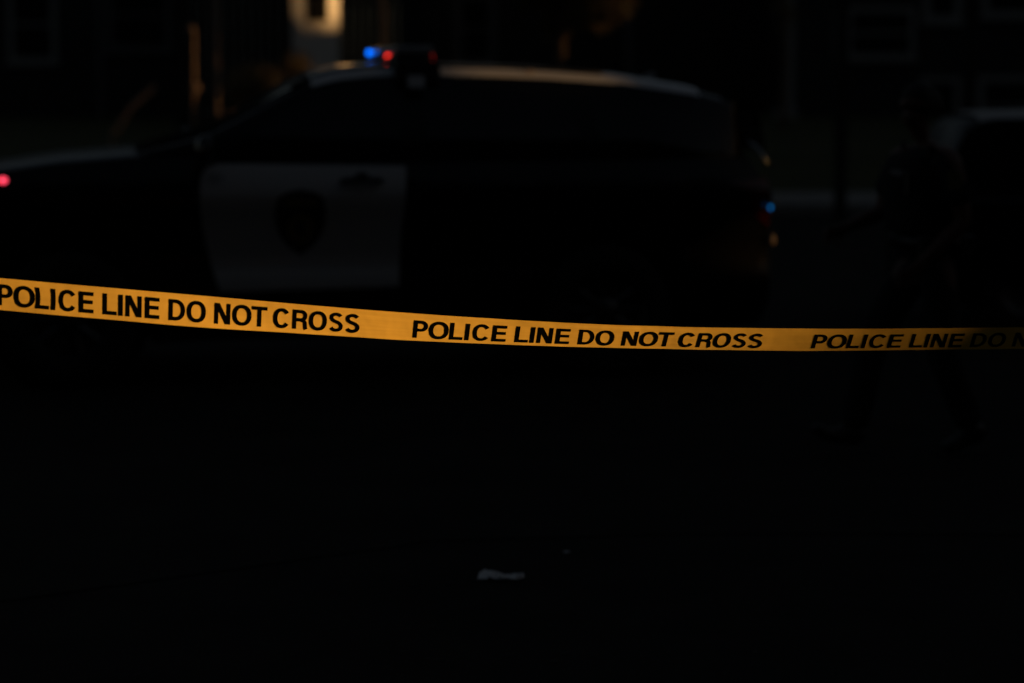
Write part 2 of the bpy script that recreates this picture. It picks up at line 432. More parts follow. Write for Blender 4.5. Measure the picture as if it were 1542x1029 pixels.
ss = sorted(set([-2.91,-2.88,-2.83,-2.75] + [-2.7+.08*i for i in range(60)] + [2.06,2.09,2.11,2.13,2.14] +
      [a+.455*math.cos(t*math.pi/14) for a in (FW, RW) for t in range(15)]))
ss = [s for s in ss if s <= 2.14]
rows = []
for s in ss:
    zl, zt = lowz(s), topz(s)
    zb = .26 if abs(s) < 2.8 else zl
    zs = [zl + (zt-zl)*t for t in (0,.08,.16,.25,.34,.43,.52,.61,.70,.78,.86,.93,1)]
    half = [(0, zb), (.72*planw(s), zb)] + [(sidew(s, z), z) for z in zs]
    wt = sidew(s, zt); crown = .016 if s < -1.2 or s > 1.95 else 0
    half += [(wt*.93, zt+.018), (wt*.6, zt+.018+crown*.7), (0, zt+.018+crown)]
    ring = [(s, -y, z) for y, z in half] + [(s, y, z) for y, z in reversed(half[1:-1])]
    rows.append(ring)
b = MB(); b.grid(rows, closed=True); b.ngon(rows[0][::-1]); b.ngon(rows[-1])
body = b.build('body', 'black_paint', croot, smooth='auto')

# greenhouse
ROOFPX = [(300,196),(345,172),(400,141),(450,116),(490,104),(540,98.5),(620,97.5),(720,99.5),(800,103.5),(900,112),(1000,129),(1080,150)]
ROOF = [car_at(px, py, 0.0) for px, py in ROOFPX]
ROOF = [(-1.62, 1.255)] + [(s, z) for s, z in ROOF if s > -1.55] 
print('ROOF', [(round(a,2), round(c,2)) for a, c in ROOF])
rear_top = ROOF[-1]
ROOF += [(rear_top[0]+.12, rear_top[1]-.07), (2.02, 1.27)]
def roofz(s): return interp(ROOF, s)
def ghw(s, z):
    t = max(0, (z-1.22)); w = .915 - .30*t - .38*t*t
    if s > 1.4: w -= .10*((s-1.4)/.6)**2
    if s < -.6: w -= .05*((-.6-s))**1.5
    return w
rows = []; g_ss = [-1.60+.06*i for i in range(61)]; g_ss = [s for s in g_ss if s < 2.0] + [2.0]
for s in g_ss:
    zr = roofz(s); zb = 1.225; ze = zb + (zr-zb)*.86
    half = [(ghw(s, zb)*.985, zb-.13), (ghw(s, zb), zb)] + [(ghw(s, zb+(ze-zb)*t), zb+(ze-zb)*t) for t in (.25,.5,.75,1)]
    we = half[-1][0]
    half += [(we*.955, ze+(zr-ze)*.32), (we*.88, ze+(zr-ze)*.60), (we*.6, ze+(zr-ze)*.90), (0, zr)]
    rows.append([(s, -y, z) for y, z in half] + [(s, y, z) for y, z in reversed(half[:-1])])
gh = MB(); gh.grid(rows); gh.ngon(rows[-1]); cabin = gh.build('cabin_shell', 'black_paint', croot, smooth=True, fix=False)
# white roof skin, just proud of the shell
rows = []
rs0, rs1 = car_at(452, 115, 0)[0], car_at(1010, 131, 0)[0]
for i in range(50):
    s = rs0 + (rs1-rs0)*i/49; zr = roofz(s)+.006; zb = 1.225; ze = zb+(zr-zb)*.86; we = ghw(s, ze)
    half = [(we*1.004, ze+(zr-ze)*.02), (we*.975, ze+(zr-ze)*.30), (we*.915, ze+(zr-ze)*.62), (we*.82, ze+(zr-ze)*.84), (we*.55, ze+(zr-ze)*1.0), (0, zr+.006)]
    rows.append([(s, -y, z+.004) for y, z in half] + [(s, y, z+.004) for y, z in reversed(half[:-1])])
roofo = MB().grid(rows).build('roof', 'roof_white', croot, smooth=True, fix=False)
for sgn in (-1, 1):
    mb = MB(); mb.tube([(s, .98*sgn*(ghw(s, 1.225+(roofz(s)-1.225)*.86)*.90), roofz(s)-.012) for s in [-.6+.1*i for i in range(19)]], .014, 8)
    mb.build('roof_rail', 'plastic', croot, smooth=True)
# spoiler at the back of the roof
sp = MB(); s0, z0 = rear_top
sp.grid([[(s0-.12, y, z0+.035-.03*abs(y)**2) for y in (-.62,-.4,0,.4,.62)], [(s0+.12, y, z0-.01-.03*abs(y)**2) for y in (-.62,-.4,0,.4,.62)],
         [(s0+.13, y, z0-.05-.03*abs(y)**2) for y in (-.62,-.4,0,.4,.62)], [(s0-.1, y, z0-.05-.03*abs(y)**2) for y in (-.62,-.4,0,.4,.62)]])
sp.build('spoiler', 'steel', croot, smooth='auto', bevel=.005)

def side_panel(poly, name, m, surf_w, lift, parent, n=26, sgn=-1, thick=.0):
    """a skin cut to polygon poly (list of (s,z)) lying 'lift' outside the body side"""
    mb = MB(); zmin = min(p[1] for p in poly); zmax = max(p[1] for p in poly)
    rows = []
    for i in range(n+1):
        z = zmin + 1e-4 + (zmax-zmin-2e-4)*i/n; xs = []
        for (s0, z0), (s1, z1) in zip(poly, poly[1:]+poly[:1]):
            if (z0-z)*(z1-z) <= 0 and z0 != z1: xs.append(s0 + (s1-s0)*(z-z0)/(z1-z0))
        a, b2 = min(xs), max(xs)
        rows.append([(a+(b2-a)*k/10, sgn*(surf_w(a+(b2-a)*k/10, z)+lift), z) for k in range(11)])
    mb.grid(rows)
    ob = mb.build(name, m, parent, smooth=True, fix=False)
    if thick:
        md = ob.modifiers.new('s', 'SOLIDIFY'); md.thickness = thick; md.offset = 0
    return ob
def P(px, py, lat=-.97): return car_at(px, py, lat)
dpoly = [P(331,440), P(318,400), P(306,350), P(301,310), P(300,285), P(303,265), P(312,250), P(330,247), P(613,247), P(609,300), P(604,350), P(600,432)]
side_panel(dpoly, 'door', 'white_paint', sidew, .006, croot, 40)
drive_door = croot.children[-1]; drive_door['label'] = 'white front door with a dark shield badge'
mirrored = [(s, z) for s, z in dpoly]
side_panel(mirrored, 'door', 'white_paint', sidew, .006, croot, 40, sgn=1)
# rear doors: black skin with a seam round it
rp = [P(612,432), P(616,350), P(622,300), P(626,247), P(900,250), P(880,330), P(835,380), P(815,432)]
for sg in (-1, 1):
    rd = side_panel(rp, 'rear_door', 'black_paint', sidew, .006, croot, 30, sgn=sg)
    hs, hz = P(778, 278); hb = MB(); w = sidew(hs, hz)
    hb.tube([(hs-.10, sg*(w+.01), hz), (hs-.07, sg*(w+.045), hz+.004), (hs+.07, sg*(w+.045), hz+.004), (hs+.10, sg*(w+.01), hz)], .014, 8, flat=.7)
    hb.build('handle', 'plastic', rd, smooth=True)
hs, hz = P(545, 272); w = sidew(hs, hz)
hb = MB()
hb.tube([(hs-.115, -(w+.008), hz), (hs-.08, -(w+.05), hz+.004), (hs+.08, -(w+.05), hz+.004), (hs+.115, -(w+.008), hz)], [.014,.018,.018,.014], 8, flat=.8)
hb.lathe((hs, -(w+.006), hz+.004), (0,-1,0), [(0,.045),(.004,.042),(.005,.0)], 16)
hb.build('handle', 'plastic', drive_door, smooth=True)
# shield badge on the door
def decal(poly, name, m, parent, lift):
    return side_panel(poly, name, m, sidew, lift, parent, 24)
bs, bz = P(452, 335)
shp = [(-.075,.185),(0,.20),(.075,.185),(.13,.155),(.148,.08),(.145,0),(.125,-.07),(.08,-.135),(.03,-.175),(0,-.20),(-.03,-.175),(-.08,-.135),(-.125,-.07),(-.145,0),(-.148,.08),(-.13,.155)]
decal([(bs+x*.96, bz+y*.92) for x, y in shp], 'shield_badge', 'badge', drive_door, .0085)
decal([(bs+.072*math.cos(R(a)), bz-.035+.085*math.sin(R(a))) for a in range(0, 360, 20)], 'badge_seal', 'gold', drive_door, .0105)
decal([(bs+.030*math.cos(R(a)), bz-.030+.042*math.sin(R(a))) for a in range(0, 360, 30)], 'badge_centre', 'badge', drive_door, .0122)
decal([(bs-.085, bz+.095), (bs+.085, bz+.095), (bs+.095, bz+.125), (bs-.095, bz+.125)], 'badge_scroll', 'gold', drive_door, .0105)
# three small unit characters on the front edge of the door
nb = MB(); ns, nz = P(321, 269)
for k, ch in enumerate(('1', '2', '1')):
    x = ns - .035 + k*.034
    if ch == '1': rr = [(x+.008, x+.015, 0, .05)]
    else: rr = [(x, x+.022, 0, .008), (x, x+.022, .021, .029), (x, x+.022, .042, .05), (x, x+.007, .008, .021), (x+.015, x+.022, .029, .042)]
    for a, b2, c, d in rr:
        c += nz-.025; d += nz-.025
        nb.ngon([(a, -(sidew(a, c)+.009), c), (b2, -(sidew(b2, c)+.009), c), (b2, -(sidew(b2, d)+.009), d), (a, -(sidew(a, d)+.009), d)])
nb.build('unit_number', 'grey_decal', drive_door, fix=False)

# glass
G = lambda px, py: car_at(px, py, -.80)
win_f = [G(362,238), G(352,228), G(400,190), G(452,152), G(490,134), G(540,129), G(600,127), G(603,238)]
win_r = [G(640,238), G(640,127), G(720,128), G(800,132), G(850,138), G(884,238)]
win_q = [G(905,238), G(880,142), G(960,152), G(1040,170), G(1075,190), G(1098,236)]
for sg in (-1, 1):
    for wp in (win_f, win_r, win_q): side_panel(wp, 'window', 'glass', ghw, .006, croot, 20, sgn=sg)
# windshield and rear glass follow the shell
def band_glass(sa, sb, ww, name):
    rows = []
    for i in range(9):
        s = sa+(sb-sa)*i/8; zr = roofz(s); zb = 1.225; ze = zb+(zr-zb)*.86; we = ghw(s, ze)
        half = [(we*.88, ze+(zr-ze)*.68), (we*.6, ze+(zr-ze)*.93), (0, zr)]
        rows.append([(s-.0, -y, z+.007) for y, z in half] + [(s, y, z+.007) for y, z in reversed(half[:-1])])
    return MB().grid(rows).build(name, 'glass', croot, smooth=True, fix=False)
band_glass(-1.50, rs0-.03, .8, 'windshield')
band_glass(rear_top[0]+.16, 1.97, .8, 'rear_window')
# chromed edge of the rear glass
for sg in (-1, 1):
    mb = MB(); a = car_at(1117, 203, -.72); c = car_at(1160, 252, -.86)
    mb.tube([(a[0], sg*.70, a[1]), ((a[0]+c[0])/2+.01, sg*.79, (a[1]+c[1])/2+.01), (c[0], sg*.85, c[1])], [.010,.012,.010], 8)
    mb.build('rear_pillar_trim', 'chrome', croot, smooth=True)
# dome added as a warm roof glint, and the fin aerial
s_, z_ = car_at(797, 109, -.62)
blob(MB(), (s_, -.62, z_), (.035,.035,.020)).build('antenna_puck', 'reflector', croot, smooth=True)
s_, z_ = car_at(975, 112, 0); zf = roofz(s_)
MB().add([(s_-.10,-.012,zf),(s_+.05,-.012,zf),(s_+.05,.012,zf),(s_-.10,.012,zf),(s_+.015,-.005,zf+.065),(s_+.045,-.005,zf+.065),(s_+.045,.005,zf+.065),(s_+.015,.005,zf+.065)],
         [(0,3,2,1),(4,5,6,7),(0,1,5,4),(1,2,6,5),(2,3,7,6),(3,0,4,7)]).build('fin_antenna', 'clear_lens', croot, bevel=.004)
# mirror
for sg in (-1, 1):
    ms, mz = car_at(308, 225, -1.08)
    mb = MB(); mb.tube([(ms+.05, sg*.9, mz-.06), (ms+.03, sg*1.0, mz-.03)], .022, 8)
    mb.build('mirror_arm', 'plastic', croot, smooth=True)
    mb = MB(); rows = []
    for i in range(9):
        t = -1+2*i/8; r = math.sqrt(max(0, 1-abs(t)**3)); 
        rows.append([(ms + .055*math.cos(a*math.pi/6)*max(r,.15), sg*(1.08+.125*t), mz + .082*math.sin(a*math.pi/6)*max(r,.3)) for a in range(12)])
    mb.grid(rows, closed=True); mb.ngon(rows[0]); mb.ngon(rows[-1])
    mb.build('side_mirror', 'black_paint', croot, smooth=True)
# wheels
for a in (FW, RW):
    for sg in (-1, 1):
        t = MB(); t.lathe((a, sg*.72, WR), (0, sg, 0), [(0,.22),(0,.33),(.02,.372),(.05,WR),(.19,WR),(.225,.375),(.245,.34),(.248,.26),(.235,.235),(.20,.225),(0,.22)], 40)
        wheel = empty('wheel', (0,0,0)); wheel.parent = croot
        t.build('tyre', 'rubber', wheel, smooth='auto')
        r = MB(); r.lathe((a, sg*.72, WR), (0, sg, 0), [(.10,.0),(.10,.20),(.14,.222),(.225,.232),(.238,.225),(.215,.205),(.17,.195),(.165,0)], 32)
        for k in range(10):
            an = 2*math.pi*k/10; c0, s0_ = math.cos(an), math.sin(an)
            r.tube([(a+c0*.05, sg*.905, WR+s0_*.05), (a+c0*.20, sg*.925, WR+s0_*.20)], [.028,.02], 6)
        r.build('rim', 'steel', wheel, smooth='auto')
        h = MB(); h.lathe((a, sg*.90, WR), (0, sg, 0), [(0,.075),(.03,.072),(.045,.05),(.05,0)], 20)
        h.build('hub_cap', 'steel', wheel, smooth='auto')
        # dark wheel housing behind the tyre
        w = MB(); w.lathe((a, sg*.60, WR), (0, sg, 0), [(0,0),(0,.44),(.28,.44)], 28)
        w.build('wheel_housing', 'plastic', croot, smooth='auto')
# sills, bumpers, grille, lamps
for sg in (-1, 1):
    mb = MB(); mb.grid([[(s, sg*(sidew(s, z)+.012), z) for s in [-1.36+.1*i for i in range(21)]] for z in (.26,.32,.38,.42)])
    mb.build('sill', 'plastic', croot, smooth=True)
mb = MB(); mb.grid([[(-2.915+.17*abs(y)**2.4, y, z) for y in [-.78+.13*i for i in range(13)]] for z in (.30,.42,.52)])
mb.build('front_bumper', 'plastic', croot, solid=.03)
mb = MB(); mb.grid([[(-2.93+.17*abs(y)**2.4, y, z) for y in [-.52+.13*i for i in range(9)]] for z in (.60,.70,.80,.88)])
mb.build('grille', 'plastic', croot, solid=.03)
for x, r in ((-3.06, .035),):
    mb = MB()
    for y in (-.38, .38): mb.box(x-.02, x+.02, y-.035, y+.035, .36, .98)
    mb.tube([(x, -.55, .92), (x, .55, .92)], .028, 10); mb.tube([(x, -.55, .62), (x, .55, .62)], .028, 10)
    mb.tube([(x, -.55, .92), (x, -.55, .62)], .028, 10); mb.tube([(x, .55, .92), (x, .55, .62)], .028, 10)
    mb.box(x+.02, x+.22, -.36, .36, .40, .46)
    mb.build('push_bar', 'plastic', croot, smooth='auto')
for sg in (-1, 1):
    rows = []
    for s in (-2.84, -2.7, -2.55, -2.42):
        rows.append([(s, sg*(sidew(s, z)+.01), z) for z in (.84, .89, .94, .985)])
    MB().grid(rows).build('headlight', 'clear_lens', croot, smooth=True)
    tl = [P(1086,270), P(1160,268), P(1167,300), P(1163,345), P(1146,330), P(1130,290)]
    side_panel(tl, 'taillight', 'red_lens', sidew, .008, croot, 14, sgn=sg)
# bead added at the lower bumper corner as a sun glint, small lit rear corner lamp
s_, z_ = car_at(1163, 361, -.88)
blob(MB(), (s_, -.88, z_), (.014,.02,.032)).build('bumper_reflector', 'reflector', croot, smooth=True)
rb = MB(); rb.grid([[(2.13-.10*abs(y)**3, y, z) for y in [-.90+.15*i for i in range(13)]] for z in (.45,.55,.70,.76)])
rb.build('rear_bumper', 'plastic', croot, solid=.04)
s_, z_ = car_at(1157, 312, -.90)
blob(MB(), (s_+.0, -.945, z_), (.007,.012,.014)).build('corner_lamp', 'blue_small', croot, smooth=True)
s_, z_ = car_at(4, 272, -.99)
blob(MB(), (s_, -(sidew(s_, z_)+.01), z_), (.022,.010,.017)).build('fender_lamp', 'pink_on', croot, smooth=True)
# roof light bar across the car
lb = empty('light_bar'); lb.parent = croot
def lbp(px, py, lat): return car_at(px, py, lat)
sA = lbp(622, 86, -.55)[0]
zl = roofz(sA)
def barbox(y0, y1, x0, x1, z0, z1, name, m, bev=.012):
    return MB().box(sA+x0, sA+x1, y0, y1, z0, z1).build(name, m, lb, bevel=bev)
barbox(-.60, .60, -.115, .115, zl+.020, zl+.050, 'bar_base', 'plastic')
barbox(-.598, .598, -.11, .112, zl+.053, zl+.105, 'lens', 'clear_lens', .015)
for y in (-.645, .645): barbox(y-.095, y+.095, -.125, .13, zl-.11, zl+.018, 'foot', 'plastic')
# lit modules, placed on the bar's ends and front
s1, z1 = car_at(582, 85, -.35)
blob(MB(), (sA-.100, -.20, z1), (.015,.03,.018)).build('red_lamp', 'red_on', lb, smooth=True)
blob(MB(), (sA-.128, .52, z1+.03), (.015,.03,.018)).build('blue_lamp', 'blue_on', lb, smooth=True)
s2, z2 = car_at(655, 87, -.52)
blob(MB(), (sA+.117, -.50, z2), (.012,.03,.020)).build('red_lamp', 'red_dim', lb, smooth=True)
s3, z3 = car_at(624, 122, -.70)
mb = MB(); pv = []
for y_, dz_ in ((-.800, -.036), (-.765, .030), (-.755, .024), (-.790, -.042)): pv += [(s3-.048, y_, z3+dz_), (s3+.048, y_, z3+dz_)]
mb.add(pv, [(0,1,3,2),(2,3,5,4),(4,5,7,6),(6,7,1,0),(0,2,4,6),(1,7,5,3)]); mb.build('pillar_plate', 'white_paint', croot)

# ------------------------------------------------------------------ hatchback parked beyond, at the right edge
hr = empty('parked_car', (at(1392, 300, 16.2).x, 16.2, 0))
tag(hr, 'pale grey hatchback roof and dark side at the right edge behind the walking officer', 'car')
hs_ = [0,.05,.15,.3,.55,.8,1.1,1.5,1.9,2.3,2.7,3.1,3.5,3.85,4.0]
HT = [(0,.62),(.05,.80),(.12,.93),(3.0,.95),(3.7,.80),(4.0,.55)]
HR = [(.10,.95),(.22,1.24),(.34,1.43),(.48,1.464),(1.1,1.475),(1.8,1.47),(2.2,1.40),(3.0,.96)]
rows = []
for s in hs_:
    zt = interp(HT, s); zl_ = .25; w = .88 - (.12 if s in (0, 4.0) else 0)
    half = [(0,zl_),(w*.9,zl_),(w,.4),(w,.6),(w*.97,zt-.05),(w*.9,zt),(0,zt+.02)]
    half = [(y, min(z, zt+.02)) for y, z in half]
    rows.append([(s, .88-y, z) for y, z in half] + [(s, .88+y, z) for y, z in reversed(half[1:-1])])
b = MB(); b.grid(rows, closed=True); b.ngon(rows[0]); b.ngon(rows[-1]); b.build('body', 'black_paint', hr, smooth='auto')
rows = []
for i in range(30):
    s = .12+i*.099; zr = interp(HR, s); t = (zr-.93)
    wb, wt = .80, .80-.28*t
    rows.append([(s, .88-wb, .92), (s, .88-wt, max(.93, zr-.04)), (s, .88-wt*.85, zr), (s, .88+wt*.85, zr), (s, .88+wt, max(.93, zr-.04)), (s, .88+wb, .92)])
MB().grid(rows).build('cabin_shell', 'dull_glass', hr, smooth='auto', fix=False)
rows = []
for i in range(16):
    s = .40+i*.105; zr = interp(HR, s)+.005; wt = .80-.28*(zr-.93)
    rows.append([(s, .88-wt*1.0, zr-.035), (s, .88-wt*.87, zr+.003), (s, .88-wt*.5, zr+.015), (s, .88+wt*.5, zr+.015), (s, .88+wt*.87, zr+.003), (s, .88+wt*1.0, zr-.035)])
MB().grid(rows).build('roof', 'sedan_paint', hr, smooth='auto', fix=False)
for a in (.72, 3.25):
    for y, sg in ((0.10, -1), (1.66, 1)):
        w = empty('wheel'); w.parent = hr
        MB().lathe((a, y+.1*(-sg), .31), (0, sg, 0), [(0,.19),(0,.29),(.03,.31),(.17,.31),(.195,.28),(.19,.2),(.15,.19)], 28).build('tyre', 'rubber', w, smooth='auto')
        MB().lathe((a, y+.1*(-sg), .31), (0, sg, 0), [(.05,0),(.10,.19),(.175,.195),(.16,.17),(.14,.05),(.15,0)], 24).build('rim', 'steel', w, smooth='auto')
MB().box(.9, 1.2, -.035, -.005, .86, .885).build('handle', 'chrome', hr, bevel=.005)
for y in (.08, 1.40): MB().box(-.012, .03, y, y+.28, .72, .86).build('taillight', 'red_lens', hr, bevel=.01)

# ------------------------------------------------------------------ officer
def skin_obj(name, verts, edges, m, parent, root=0, sub=2, branch=.7):
    me = bpy.data.meshes.new(name); me.from_pydata([tuple(v[0]) for v in verts], edges, [])
    me.materials.append(M[m])
    ob = bpy.data.objects.new(name, me); C.objects.link(ob); ob.parent = parent
    md = ob.modifiers.new('skin', 'SKIN'); md.branch_smoothing = branch; md.use_smooth_shade = True
    if not me.skin_vertices:
        bm = bmesh.new(); bm.from_mesh(me); bm.verts.layers.skin.verify(); bm.to_mesh(me); bm.free()
    for i, v in enumerate(verts):
        sv = me.skin_vertices[0].data[i]; r = v[1]; sv.radius = r if isinstance(r, tuple) else (r, r)
        sv.use_root = (i == root)
    s = ob.modifiers.new('sub', 'SUBSURF'); s.levels = sub; s.render_levels = sub
    return ob
OY = 10.95
pc = Vector((at(1392, 600, OY).x, OY, 0))
off = empty('person', pc)
tag(off, 'police officer in dark short sleeved uniform walking left behind the tape', 'person')
f = Vector((-.94, -.34, 0)).normalized(); lf = Vector((-f.y, f.x, 0)) * 1.0   # lf = person's left (towards the camera)
if lf.y > 0: lf = -lf
UP = Vector((0, 0, 1))
def B(fw, left, up): return f*fw + lf*left + UP*up
H = {}
pel = B(-.02, 0, .90)
V = []; E = []
def av(p, r, link=None):
    V.append((p, r)); i = len(V)-1
    if link is not None: E.append((link, i))
    return i
i_pel = av(pel, (.13,.11))
i_wa = av(B(0,0,1.03), (.12,.095), i_pel)
i_ch = av(B(.02,0,1.22), (.15,.11), i_wa)
i_sh = av(B(.02,0,1.36), (.11,.08), i_ch)
i_nk = av(B(.035,0,1.43), (.055,.055), i_sh)
i_n2 = av(B(.05,0,1.48), (.052,.055), i_nk)
i_h1 = av(B(.07,0,1.53), (.062,.072), i_n2)
i_h2 = av(B(.065,0,1.59), (.072,.09), i_h1)
i_h3 = av(B(.055,0,1.645), (.062,.075), i_h2)
# face: nose, chin, brow, ears
i_no = av(B(.150,0,1.575), (.016,.016), i_h2)
i_cn = av(B(.130,0,1.515), (.022,.020), i_h1)
for sg in (-1, 1): av(B(.055, sg*.083, 1.585), (.012,.020), i_h2)
ARM = {1: [B(.01,.20,1.355), B(-.05,.235,1.07), B(.13,.20,.90)], -1: [B(.03,-.20,1.355), B(.10,-.25,1.09), B(.31,-.20,1.03)]}
LEG = {1: [B(-.02,.095,.88), B(-.02,.105,.49), B(-.20,.10,.10)], -1: [B(.0,-.095,.88), B(.22,-.10,.51), B(.31,-.10,.085)]}
for sg in (-1, 1):
    a, e, h = ARM[sg]
    i = av(a, (.062,.06), i_sh); j = av(a.lerp(e,.5), (.05,.05), i); k = av(e, (.04,.042), j); l = av(e.lerp(h,.4), (.040,.040), k)
    m_ = av(h, (.026,.030), l)
    d = (h-e).normalized(); palm = av(h+d*.055, (.022,.038), m_)
    side = Vector((0,0,1)).cross(d).normalized(); upv = d.cross(side).normalized()
    knuck = av(h+d*.085, (.018,.036), palm)
    for n_, (o_, ln) in enumerate(((-.027,.066),(-.009,.076),(.009,.072),(.026,.056))):
        b0 = h + d*.095 + upv*o_
        q = av(b0, (.009,.009), knuck); q = av(b0+d*ln*.45 - side*sg*.004, (.0085,.0085), q); q = av(b0+d*ln*.75 - side*sg*.022, (.008,.008), q); av(b0+d*ln*.85 - side*sg*.040, (.007,.007), q)
    q = av(h+d*.045 - upv*.036, (.011,.011), palm); q = av(h+d*.075 - upv*.052 - side*sg*.012, (.009,.009), q); av(h+d*.10 - upv*.052 - side*sg*.025, (.008,.008), q)
    a, e, h = LEG[sg]
    i = av(a, (.088,.09), i_pel); j = av(a.lerp(e,.5), (.072,.072), i); k = av(e, (.052,.055), j); l = av(e.lerp(h,.35), (.052,.054), k); m_ = av(h, (.036,.038), l)
body_o = skin_obj('body', V, E, 'skin', off, 0, 2)
# clothing
V2 = [(B(-.02,0,.93),(.155,.125)), (B(0,0,1.05),(.15,.12)), (B(.02,0,1.22),(.185,.14)), (B(.02,0,1.345),(.15,.10)), (B(.03,0,1.405),(.075,.07))]
E2 = [(0,1),(1,2),(2,3),(3,4)]
for sg in (-1, 1):
    a, e, h = ARM[sg]; o = len(V2)
    V2 += [(a+B(0,-sg*.01,.0), (.082,.080)), (a.lerp(e,.45), (.075,.072)), (a.lerp(e,.80), (.070,.068))]; E2 += [(3,o),(o,o+1),(o+1,o+2)]
skin_obj('shirt', V2, E2, 'uniform', off, 1, 2)
V3 = [(B(-.02,0,.93),(.15,.125)), (B(-.02,0,.86),(.155,.13))]; E3 = [(0,1)]
for sg in (-1, 1):
    a, e, h = LEG[sg]; o = len(V3)
    V3 += [(a.lerp(e,.10), (.118,.122)), (a.lerp(e,.55), (.092,.095)), (e, (.078,.082)), (e.lerp(h,.5), (.075,.075)), (e.lerp(h,.96), (.070,.072))]
    E3 += [(1,o),(o,o+1),(o+1,o+2),(o+2,o+3),(o+3,o+4)]
skin_obj('trousers', V3, E3, 'uniform', off, 0, 2)
# boots: front foot landing on its heel, rear foot pushing off
def boot(ank, heel, ball, toe):
    V = [(ank+UP*.07,(.060,.062)), (ank,(.055,.058)), (heel,(.042,.045)), (ball,(.045,.036)), (toe,(.038,.028))]
    skin_obj('boot', V, [(0,1),(1,2),(1,3),(3,4)], 'leather', off, 1, 2)
a = LEG[-1][2]; boot(a, a+B(-.045,0,-.045), a+B(.12,0,.0), a+B(.21,0,.055))
a = LEG[1][2]; boot(a+UP*.0, a+B(-.05,0,-.045), a+B(.10,0,-.058), a+B(.17,0,-.062))
# vest, belt, pouches, radio, patches, hair
def ringmesh(cs, n=24):
    rows = []
    for c, rx, ry in cs:
        rows.append([c + f*(rx*math.copysign(abs(math.cos(t))**.75, math.cos(t))) + lf*(ry*math.copysign(abs(math.sin(t))**.75, math.sin(t))) for t in [2*math.pi*k/n for k in range(n)]])
    return MB().grid(rows, closed=True)
ringmesh([(B(.01,0,1.02),.158,.188),(B(.015,0,1.10),.168,.195),(B(.025,0,1.22),.178,.20),(B(.025,0,1.31),.165,.175),(B(.02,0,1.37),.12,.13)]).build('vest', 'vest', off, smooth=True, solid=.008, sub=1)
ringmesh([(B(-.005,0,.945),.150,.180),(B(-.005,0,.995),.155,.185)]).build('duty_belt', 'leather', off, smooth=True, solid=.012)
def lbox(c, df, dl, du, name, m, par=off):
    mb = MB(); vs = []
    for z in (-1, 1):
        for a_, b_ in ((-1,-1),(1,-1),(1,1),(-1,1)): vs.append(c + f*df*a_ + lf*dl*b_ + UP*du*z)
    mb.add(vs, [(0,3,2,1),(4,5,6,7),(0,1,5,4),(1,2,6,5),(2,3,7,6),(3,0,4,7)])
    return mb.build(name, m, par, bevel=.006)
lbox(B(.10,.165,.955), .035,.025,.05, 'pouch', 'leather'); lbox(B(-.11,.155,.955), .035,.025,.05, 'pouch', 'leather')
lbox(B(-.02,-.205,.89), .03,.025,.10, 'holster', 'leather'); lbox(B(.16,.11,1.24), .02,.03,.055, 'radio', 'leather')
lbox(B(.186,.045,1.285), .004,.055,.014, 'name_strip', 'patch_cloth')
lbox(B(.03,.288,1.255), .035,.004,.042, 'shoulder_patch', 'patch_gold')
for i in (0,):   # collar edge, its sky light put in as a pale strip
    mb = MB(); mb.tube([B(.10,-.05,1.425), B(.06,-.13,1.405), B(.03,-.20,1.385), B(.02,-.235,1.355)], [.010,.014,.014,.010], 8, flat=.6)
    mb.build('shoulder_strap', 'patch_cloth', off, smooth=True)
hm = MB(); rows = []
for i in range(8):
    t = (i/7)*R(105); rows.append([B(.048,0,1.605) + f*(.099*math.sin(t)*math.cos(k*math.pi/12)-.012) + lf*(.080*math.sin(t)*math.sin(k*math.pi/12)) + UP*(.085*math.cos(t) - (.035 if math.cos(k*math.pi/12) < .1 else -.012)*(i/7)) for k in range(24)])
hm.grid(rows, closed=True); hm.build('hair', 'hair', off, smooth=True, solid=.006)
for sg in (-1, 1):
    blob(MB(), B(.128, sg*.030, 1.592), (.010,.010,.009)).build('eye', 'hair', off, smooth=True)
blob(MB(), B(.136, 0, 1.538), (.012,.020,.005)).build('mouth', 'patch_gold' if False else 'skin', off, smooth=True)

# ------------------------------------------------------------------ houses beyond the street
def house(name, x0, x1, y, z0, z1, depth, wallm, label, roof=True):
    r = empty(name, ((x0+x1)/2, y, z0)); tag(r, label, 'house')
    rel(MB().box(x0, x1, y, y+depth, z0-1.5, z1), r).build('wall', wallm, r)
    if roof:
        mb = MB(); rz = z1+2.4
        mb.add([(x0-.4,y-.4,z1-.02),(x1+.4,y-.4,z1-.02),(x1+.4,y+depth+.4,z1-.02),(x0-.4,y+depth+.4,z1-.02),(x0-.4,y+depth/2,rz),(x1+.4,y+depth/2,rz)],
               [(0,3,2,1),(0,1,5,4),(2,3,4,5),(1,2,5),(3,0,4)])
        rel(mb, r).build('roof', 'roofing', r)
    return r
def window(r, x0, x1, y, z0, z1, t=.11, m='trim', bars=1, sill=True, name='window'):
    w = empty(name); w.parent = r
    mb = MB(); q = y-.05
    mb.box(x0, x1, q, y-.002, z0, z0+t); mb.box(x0, x1, q, y-.002, z1-t, z1)
    mb.box(x0, x0+t, q, y-.002, z0+t, z1-t); mb.box(x1-t, x1, q, y-.002, z0+t, z1-t)
    if bars: zm = (z0+z1)/2; mb.box(x0+t, x1-t, q+.01, y-.002, zm-.025, zm+.025)
    rel(mb, r).build('frame', m, w)
    rel(MB().box(x0+t, x1-t, y-.02, y-.004, z0+t, z1-t), r).build('pane', 'pane', w)
    if sill: rel(MB().box(x0-.05, x1+.05, y-.12, y-.052, z0-.04, z0+.03), r).build('sill', m, w)
    return w
HY = 44.0
def hx(px, y=HY): return (px-CX)/F*y
def hz(py, y=HY): return CAMZ + (HZ-py)/F*y
